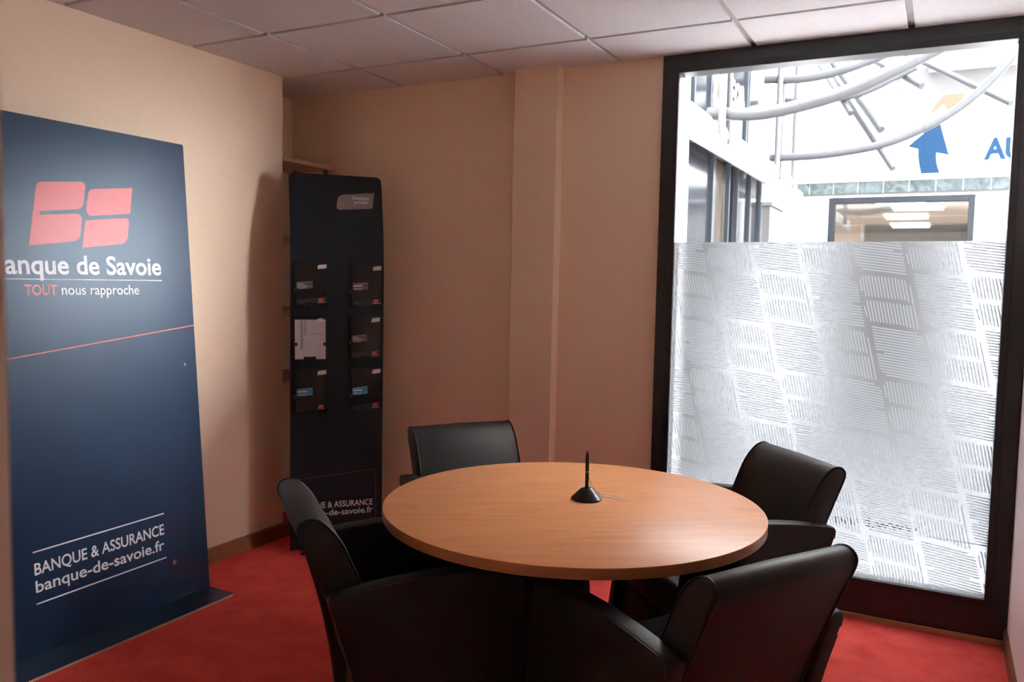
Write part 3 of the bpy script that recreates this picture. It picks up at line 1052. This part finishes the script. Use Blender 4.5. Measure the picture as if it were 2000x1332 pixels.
def make_brochure(x0, z0, w, h, kind, title, lab, lean=0.014):
    """stands in its holder; local outline from (x0,z0)"""
    b = thing('brochure', lab, 'brochure', tuple(sp_(x0 + w / 2, z0, 0.004)), 0.0, 'brochures in the display stand')
    org = Vector(b.location)
    w, h, z0 = w * KS, h * KS, zs_(z0)
    def pl(a, q, hh):
        # a across, q up, hh out of the stand, relative to the brochure origin
        d = 0.35 * max(0.0, z0 + q - 1.35) ** 2
        return SD * (a - w / 2) + Vector((0, 0, q)) + SN * (hh + lean * (1 - q / h) - d)
    TK = 0.007
    bm = new()
    ol = [(0, 0), (w, 0), (w, h), (0, h)]
    prism(bm, ol, TK - 0.0005, TK, lambda a, p, q: pl(p, q, a))
    link('cover', bm, M['cover_pale'] if kind == 'pale' else M['cover'], b)
    bm = new(); prism(bm, [(0.001, 0.001), (w - 0.001, 0.001), (w - 0.001, h - 0.001), (0.001, h - 0.001)], 0.0, TK - 0.0006, lambda a, p, q: pl(p, q, a))
    link('pages', bm, M['paper'], b)
    e = TK + 0.0003
    e2 = TK + 0.0006
    P1 = lambda p, q: pl(p, q, e)
    P2 = lambda p, q: pl(p, q, e2)
    if kind == 'pale':
        bm = new(); sheet(bm, [P1(0, h * 0.915), P1(w, h * 0.915), P1(w, h), P1(0, h)])
        link('dark_band', bm, M['cover'], b)
        bm = new()
        rnd = random.Random(4)
        for k in range(26):
            q = h * (0.88 - 0.66 * k / 26)
            c = w * (0.22 + 0.012 * rnd.uniform(-1, 1))
            line(bm, (c - w * 0.045, q), (c + w * 0.045, q - h * 0.012 * rnd.uniform(-1, 1)), 0.0022, P1)
        for k in range(9):
            q = h * (0.88 - 0.36 * k / 9)
            line(bm, (w * 0.30, q), (w * 0.37, q - h * 0.035 * rnd.uniform(0.3, 1)), 0.0024, P1)
        link('photo_strip', bm, M['cover_band'], b)
        bm = new(); line(bm, (w * 0.45, h * 0.575), (w * 0.92, h * 0.585), 0.0016, P1)
        link('title_line', bm, M['cover_grey'], b)
    else:
        bm = new()
        sheet(bm, [P1(w * 0.03, h * 0.005), P1(w * 0.62, h * 0.005), P1(w * 0.98, h * 0.05), P1(w * 0.98, h * 0.20), P1(w * 0.03, h * 0.115)])
        link('lower_band', bm, M['gasket'] if kind != 'grey' else M['cover_band'], b)
        bm = new()
        sheet(bm, [P1(w * 0.02, h * 0.355), P1(w * 0.55, h * 0.385), P1(w * 0.55, h * 0.57), P1(w * 0.02, h * 0.53)])
        link('title_panel', bm, M['cover_blue'] if kind == 'blue' else (M['cover_brown'] if kind == 'brown' else M['cover_grey']), b)
        bm = new()
        if title:
            write(bm, title[0], P2, w * 0.06, w * 0.25, h * 0.472, h * 0.474, h * 0.024, 0.02)
            write(bm, title[1], P2, w * 0.06, w * 0.40, h * 0.436, h * 0.440, h * 0.024, 0.02)
        else:
            line(bm, (w * 0.06, h * 0.470), (w * 0.36, h * 0.475), 0.0050, P2)
        line(bm, (w * 0.06, h * 0.520), (w * 0.52, h * 0.535), 0.0009, P2)
        line(bm, (w * 0.06, h * 0.415), (w * 0.52, h * 0.428), 0.0009, P2)
        line(bm, (w * 0.06, h * 0.392), (w * 0.34, h * 0.396), 0.0018, P2)
        link('title_lettering', bm, M['white_print'], b)
        bm = new(); sheet(bm, [P1(w * 0.06, h * 0.03), P1(w * 0.26, h * 0.035), P1(w * 0.26, h * 0.07), P1(w * 0.06, h * 0.065)])
        link('grey_mark', bm, M['cover_grey'], b)
        bm = new(); bs_logo(bm, P2, w * 0.72, h * 0.085, w * 0.17, h * 0.068)
        link('red_logo', bm, M['red_logo'], b)
        bm = new(); write(bm, 'BANQUE DE SAVOIE', P2, w * 0.70, w * 0.94, h * 0.052, h * 0.055, h * 0.016, 0.02)
        link('logo_lettering', bm, M['white_print'], b)
    bm = new()
    prism(bm, round_corners([(w * 0.70, h * 0.845), (w * 0.985, h * 0.87), (w * 1.0, h * 0.965), (w * 0.72, h * 0.945)], [0.006, 0, 0, 0.008], 4), TK + 0.0001, e, lambda a, p, q: pl(p, q, a))
    tb_ = link('corner_tab', bm, M['tab'], b)
    bm = new()
    line(bm, (w * 0.83, h * 0.920), (w * 0.95, h * 0.926), 0.0016, P2)
    line(bm, (w * 0.85, h * 0.898), (w * 0.95, h * 0.903), 0.0016, P2)
    link('tab_lettering', bm, M['white_print'], b)
    # holder on the stand: a lower tray and two side clips
    bm = new()
    def hp(a, q, hh):
        d = 0.35 * max(0.0, z0 + q - 1.35) ** 2
        return org + SD * (a - w / 2) + Vector((0, 0, q)) + SN * (hh - 0.004 - d)
    def hb(a0, a1, q0, q1, h0, h1):
        prism(bm, [(a0, q0), (a1, q0), (a1, q1), (a0, q1)], h0, h1, lambda a, p, q: hp(p, q, a))
    hb(w * 0.28, w * 0.68, -0.0035, -0.0008, 0.0005, 0.034)
    hb(w * 0.28, w * 0.68, -0.0035, h * 0.062, 0.0305, 0.034)
    link('brochure_tray', bm, M['clip'], sd_t)
    for a0, a1, i0, i1 in ((-0.0045, -0.001, -0.0045, w * 0.08), (w + 0.001, w + 0.0045, w * 0.92, w + 0.0045)):
        bm = new()
        hb(a0, a1, h * 0.31, h * 0.385, 0.0005, 0.0285)
        hb(i0, i1, h * 0.31, h * 0.385, 0.0255, 0.0285)
        link('side_clip', bm, M['clip'], sd_t)
    return b

make_brochure(-0.4502, 1.2265, 0.1555, 0.2130, 'grey', ('GESTION', 'SOUS MANDAT'), 'dark brochure with grey title panel, top left in the display stand')
make_brochure(-0.1690, 1.2240, 0.1555, 0.2140, 'brown', None, 'dark brochure with brown title panel, top right in the display stand')
make_brochure(-0.4530, 0.9500, 0.1530, 0.2190, 'pale', None, 'pale grey brochure, middle left in the display stand')
make_brochure(-0.1710, 0.9540, 0.1515, 0.2160, 'grey', ('GESTION', 'SOUS MANDAT'), 'dark brochure with grey title panel, middle right below the brown titled one')
make_brochure(-0.4475, 0.6800, 0.1530, 0.2190, 'blue', None, 'dark brochure with blue title panel, bottom left below the pale grey one')
make_brochure(-0.1660, 0.6780, 0.1515, 0.2230, 'blue', None, 'dark brochure with blue title panel, bottom right of the display stand')

# ------------------------------------------------------------------ outside: ground, facing building
bm = new(); box(bm, -8, 12, 3.85, 20, -0.2, -0.02)
struct(link('ground', bm, M['pave']), 'grey paving of the courtyard outside the window', 'ground')

FY = 9.0
fb = thing('facing_building', 'white building across the courtyard with a dark framed shop window', 'building')
bm = new()
box(bm, -1.52, -1.075, FY, FY + 0.3, -0.02, 5.3)
box(bm, 0.235, 3.6, FY, FY + 0.3, -0.02, 5.3)
box(bm, -1.075, 0.235, FY, FY + 0.3, 2.283, 5.3)
box(bm, 3.25, 3.6, 7.0, FY, -0.02, 8.0)  # unseen side wing, added to keep the sky glow off the courtyard
link('wall', bm, M['facade'], fb)
bm = new()
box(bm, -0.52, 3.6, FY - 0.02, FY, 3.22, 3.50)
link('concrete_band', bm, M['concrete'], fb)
bm = new()
box(bm, -0.22, 3.6, FY - 0.20, FY, 3.455, 3.560)
box(bm, -1.50, 3.6, FY - 0.035, FY, 2.437, 2.475)
link('ledge', bm, M['facade'], fb, bevel=(0.004, 1))
bm = new()
x = -1.50
for k in range(21):
    x0 = -1.50 + 0.232 * k
    box(bm, x0 + 0.003, x0 + 0.229, FY - 0.012, FY, 2.322, 2.437)
link('marble_band', bm, M['marble'], fb)
bm = new()
box(bm, -1.50, 3.6, FY - 0.004, FY, 2.300, 2.322)
box(bm, -1.30, -1.294, FY - 0.003, FY, 0, 2.30)
link('joint', bm, M['joint'], fb)
bm = new(); lathe(bm, [(0.10, 2.47), (0.10, 4.6)], (-0.60, FY + 0.02, 0), 24)
link('rounded_pilaster', bm, M['facade'], fb, smooth=60)
bm = new()
for (a, b, c, d) in ((-1.075, -1.012, 0, 2.283), (0.182, 0.235, 0, 2.283), (-1.012, 0.182, 2.222, 2.283), (-1.012, 0.182, 0, 0.06)):
    box(bm, a, b, FY - 0.01, FY + 0.06, c, d)
wf = link('window_frame', bm, M['slate'], fb, bevel=(0.003, 1))
bm = new(); box(bm, -1.012, 0.182, FY + 0.03, FY + 0.036, 0.06, 2.222)
link('shop_glass', bm, M['glass'], wf)
bm = new()
box(bm, -3.5, -3.4, FY + 0.3, 20.2, 0, 2.8)
box(bm, 4.0, 4.1, FY + 0.3, 20.2, 0, 2.8)
box(bm, -3.5, 4.1, 20.0, 20.2, 0, 2.8)
box(bm, -3.5, 4.1, FY + 0.3, 20.2, -0.05, 0)
box(bm, -0.2, 0.6, 19.8, 20.0, 0, 2.25)
link('shop_interior', bm, M['shopwall'], fb)
bm = new()
box(bm, -3.5, 4.1, FY + 0.3, 20.2, 2.62, 2.8)
for yy in (11.6, 13.6, 15.6, 17.6):
    box(bm, -3.4, 4.0, yy, yy + 0.03, 2.612, 2.62)
link('shop_ceiling', bm, M['shopceil'], fb)
bm = new(); box(bm, 0.02, 0.62, 18.6, 18.7, 1.2, 2.12)
link('orange_partition', bm, M['orange_panel'], fb, bevel=(0.05, 3))
for k, (x0, x1, y0, y1, wh) in enumerate(((-0.92, -0.27, 12.55, 13.05, 'ceiling light strip just inside the shop window, nearest of the four'),
        (-0.735, -0.048, 13.38, 14.3, 'second nearest ceiling light strip behind the shop window, shifted right'),
        (-0.93, -0.283, 15.08, 16.04, 'third ceiling light strip behind the shop window'),
        (-0.938, -0.287, 17.12, 18.18, 'farthest ceiling light strip behind the shop window'))):
    bm = new(); box(bm, x0, x1, y0, y1, 2.597, 2.6195)
    tag(link('ceiling_light', bm, M['lamp']), wh, 'ceiling light', 'shop ceiling lights')

# sign board with arrow
sg = thing('direction_sign', 'white sign board with a blue and orange arrow above the shop window', 'sign')
bm = new(); box(bm, -0.535, 3.55, FY - 0.12, FY - 0.021, 2.476, 3.232)
link('board', bm, M['sign'], sg, bevel=(0.004, 1))
SPL = lambda a, b: Vector((a, FY - 0.1206, b))
bm = new()
sheet(bm, [SPL(a, b) for a, b in ((-0.241, 2.478), (-0.262, 2.564), (-0.274, 2.639), (-0.276, 2.714), (-0.373, 2.741), (-0.107, 2.979), (-0.009, 2.643), (-0.118, 2.670), (-0.114, 2.599), (-0.098, 2.535), (-0.078, 2.478))])
link('blue_arrow', bm, M['blue'], sg)
bm = new()
sheet(bm, [SPL(a, b) for a, b in ((-0.209, 3.018), (-0.152, 3.130), (-0.085, 3.213), (0.110, 3.219), (0.055, 3.100), (-0.033, 3.000), (-0.076, 3.123), (-0.135, 3.065))])
link('orange_arrow', bm, M['orange'], sg)
bm = new()
write(bm, 'AU', SPL, 0.274, 0.600, 2.592, 2.592, 0.181, 0.045)
link('lettering', bm, M['blue'], sg)

fl_ = thing('floodlight', 'white round floodlight on the facing wall behind the curved pipes', 'lamp')
bm = new()
lathe(bm, [(0, 0.0), (0.075, 0.0), (0.080, 0.012), (0.077, 0.05), (0.055, 0.075), (0, 0.08)], (0, 0, 0), 32)
bmesh.ops.rotate(bm, verts=bm.verts[:], cent=(0, 0, 0), matrix=Matrix.Rotation(math.radians(115), 3, 'Y') )
bmesh.ops.translate(bm, verts=bm.verts[:], vec=(-0.605, 8.64, 3.50))
link('housing', bm, M['flood'], fl_, smooth=40)
bm = new()
for k in range(6):
    box(bm, -0.735 + k * 0.014, -0.729 + k * 0.014, 8.60, 8.68, 3.46 - 0.004 * k, 3.53 + 0.004 * k)
link('cooling_fins', bm, M['boxgrey'], fl_)
bm = new(); tube(bm, [(-0.64, 8.64, 3.53), (-0.64, 8.75, 3.56), (-0.64, 9.0, 3.56)], 0.012, 8)
link('bracket', bm, M['boxgrey'], fl_)

# ------------------------------------------------------------------ outside: left shop building
lb = thing('side_building', 'dark glazed shop building along the left of the courtyard', 'building')
LX = -1.50
bm = new()
box(bm, LX - 0.35, LX - 0.12, 4.3, 9.0, -0.02, 5.3)
box(bm, LX - 0.12, LX, 7.72, 8.72, -0.02, 2.30)
box(bm, LX - 0.12, LX - 0.02, 8.0, 9.0, 2.30, 5.3)
box(bm, LX - 0.12, LX, 8.82, 9.0, -0.02, 5.3)
link('wall', bm, M['facade'], lb)
bm = new(); box(bm, LX - 0.10, LX - 0.01, 8.72, 8.82, -0.02, 5.3)
link('dark_recess', bm, M['slate'], lb)
bm = new()
box(bm, LX - 0.1, LX - 0.01, 5.02, 5.90, 0, 2.30)
box(bm, LX - 0.1, LX - 0.01, 6.62, 7.62, 0, 2.30)
link('lower_glazing', bm, M['dglass'], lb)
bm = new()
box(bm, LX - 0.11, LX - 0.04, 5.96, 6.62, 0, 2.30)
link('brown_door', bm, M['bglass'], lb)
bm = new()
for yy, w in ((5.15, 0.03), (5.90, 0.07), (6.40, 0.03), (6.70, 0.03), (7.18, 0.035), (7.62, 0.06)):
    box(bm, LX - 0.02, LX + 0.012, yy, yy + w, 0, 2.32)
link('mullion', bm, M['mullion'], lb)
bm = new()
box(bm, LX - 0.10, LX - 0.012, 5.25, 5.78, 2.3, 5.3)
box(bm, LX - 0.10, LX - 0.012, 6.30, 6.95, 2.3, 5.3)
box(bm, LX - 0.10, LX - 0.012, 7.05, 7.98, 2.3, 5.3)
link('upper_glazing', bm, M['dglass'], lb)
bm = new(); box(bm, LX - 0.11, LX - 0.015, 5.80, 6.28, 2.3, 5.3)
link('upper_panel', bm, M['bglass'], lb)
bm = new()
for yy, w in ((5.36, 0.03), (5.78, 0.02), (6.28, 0.02), (6.95, 0.03), (7.02, 0.03)):
    box(bm, LX - 0.02, LX + 0.006, yy, yy + w, 2.3, 5.3)
link('upper_mullion', bm, M['mullion'], lb)
LPL = lambda a, b: Vector((LX + 0.008, a, b))
bm = new()
write(bm, 'V', LPL, 5.78, 5.99, 2.720, 2.720, 0.190, 0.03)
link('letter', bm, M['letter'], lb)
bm = new()
write(bm, 'EGA', LPL, 6.36, 6.86, 2.745, 2.745, 0.185, 0.03)
link('shop_lettering', bm, M['letter'], lb)
bm = new()
write(bm, 'PO', LPL, 5.838, 6.002, 2.630, 2.615, 0.078, 0.03)
link('small_lettering', bm, M['letter'], lb)

wb = thing('wall_cabinet', 'pale grey metal wall cabinet with a white label beside the dark shopfront', 'cabinet')
bm = new(); box(bm, LX, LX + 0.08, 7.74, 8.40, 1.30, 2.10)
link('body', bm, M['boxgrey'], wb, bevel=(0.006, 1))
bm = new(); box(bm, LX, LX + 0.10, 7.72, 8.42, 2.10, 2.135)
link('lid', bm, M['boxlabel'], wb, bevel=(0.004, 1))
bm = new(); sheet(bm, [(LX + 0.0806, a, b) for a, b in ((7.86, 1.93), (8.18, 1.93), (8.18, 2.02), (7.86, 2.02))])
link('label_plate', bm, M['boxlabel'], wb)
bm = new(); sheet(bm, [(LX + 0.0806, a, b) for a, b in ((7.86, 1.70), (8.00, 1.70), (8.00, 1.86), (7.86, 1.86))])
link('blue_sticker', bm, M['boxblue'], wb)
bm = new(); sheet(bm, [(LX + 0.0806, a, b) for a, b in ((8.01, 1.70), (8.15, 1.70), (8.15, 1.86), (8.01, 1.86))])
link('red_sticker', bm, M['boxred'], wb)

# ------------------------------------------------------------------ outside: pergola of white tube and grey pipes
pg = thing('pipe_pergola', 'pergola of grey curved pipes rising from a white tubular beam outside', 'pergola')
BX, BZ = -1.37, 2.335
def capsule(bm, x, z, y0, y1, r):
    pts, rad = [], []
    for k in range(6):
        a = k / 5 * math.pi / 2
        pts.append((x, y0 + r - r * math.cos(a), z)); rad.append(max(0.004, r * math.sin(a)))
    for k in range(6):
        a = k / 5 * math.pi / 2
        pts.append((x, y1 - r + r * math.sin(a), z)); rad.append(max(0.004, r * math.cos(a)))
    tube(bm, pts, rad, 20)
for (y0, y1) in ((3.95, 5.16), (5.34, 7.40), (7.62, 8.44)):
    bm = new(); capsule(bm, BX, BZ + 0.012, y0, y1, 0.078)
    link('beam_segment', bm, M['beam'], pg, smooth=60)
bm = new(); capsule(bm, BX + 0.01, BZ - 0.045, 3.95, 8.86, 0.060)
link('beam', bm, M['beam'], pg, smooth=60)
for (y, r) in ((5.30, 0.025), (5.50, 0.016), (7.25, 0.025), (7.40, 0.014), (8.09, 0.022)):
    bm = new(); tube(bm, [(BX + 0.075, y, 2.29), (BX + 0.075, y, 4.4)], r, 14)
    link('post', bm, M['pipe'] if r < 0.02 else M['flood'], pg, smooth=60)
ARC = [
    [(-1.402, 5.351, 2.472), (-1.084, 5.351, 2.447), (-0.84, 5.351, 2.475), (-0.578, 5.351, 2.536), (-0.332, 5.351, 2.631), (-0.174, 5.351, 2.702), (0.003, 5.351, 2.80), (0.5, 5.351, 3.18)],
    [(-1.364, 7.293, 2.46), (-0.964, 7.293, 2.462), (-0.574, 7.293, 2.505), (-0.316, 7.293, 2.578), (-0.036, 7.293, 2.718), (0.195, 7.293, 2.905), (0.42, 7.293, 3.186), (0.6, 7.293, 3.5)],
    [(-1.43, 7.293, 3.125), (-1.154, 7.293, 3.10), (-0.89, 7.293, 3.124), (-0.644, 7.293, 3.185), (-0.35, 7.293, 3.30), (0.0, 7.293, 3.5)],
    [(-1.391, 8.09, 3.113), (-1.226, 8.09, 3.09), (-1.003, 8.09, 3.076), (-0.7, 8.09, 3.12), (-0.3, 8.09, 3.3)]]
for k, a in enumerate(ARC):
    bm = new(); tube(bm, smooth_path(a, 8), (0.040, 0.032, 0.034, 0.024)[k], 16)
    link('curved_pipe', bm, M['pipe'], pg, smooth=60)
for a, b in (((-1.201, 8.7, 3.632), (-0.439, 8.0, 2.419)), ((-1.107, 8.7, 3.641), (-0.55, 8.0, 2.763)), ((-1.23, 8.7, 3.635), (-0.805, 8.0, 2.924)),
             ((-0.505, 8.7, 3.633), (0.424, 8.0, 2.913)), ((-0.95, 8.7, 3.72), (-0.248, 8.0, 3.116))):
    bm = new()
    A, B = Vector(a), Vector(b)
    tube(bm, [A + (A - B) * 0.25, A, B], 0.028 if b[2] != 2.763 else 0.037, 14)
    link('straight_pipe', bm, M['pipe'], pg, smooth=60)

bm = new(); box(bm, -1.190, -1.148, 3.95, 4.05, -0.02, 2.58)
tag(link('white_post', bm, M['facade'], bevel=(0.004, 1)), 'white square post just outside the left edge of the window', 'post')
sl = thing('slotted_upright', 'slim white slotted metal upright outside at the left of the window', 'upright', (-1.229, 4.30, 0))
bm = new()
box(bm, -0.012, -0.006, -0.01, 0.01, -0.02, 2.02); box(bm, 0.006, 0.012, -0.01, 0.01, -0.02, 2.02); box(bm, -0.006, 0.006, 0.004, 0.01, -0.02, 2.02)
box(bm, -0.012, 0.012, -0.01, 0.01, 2.0, 2.02)
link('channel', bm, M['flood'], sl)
bm = new()
for k in range(8):
    box(bm, -0.004, 0.004, -0.012, 0.003, 1.05 + 0.115 * k, 1.065 + 0.115 * k)
link('peg', bm, M['flood'], sl)
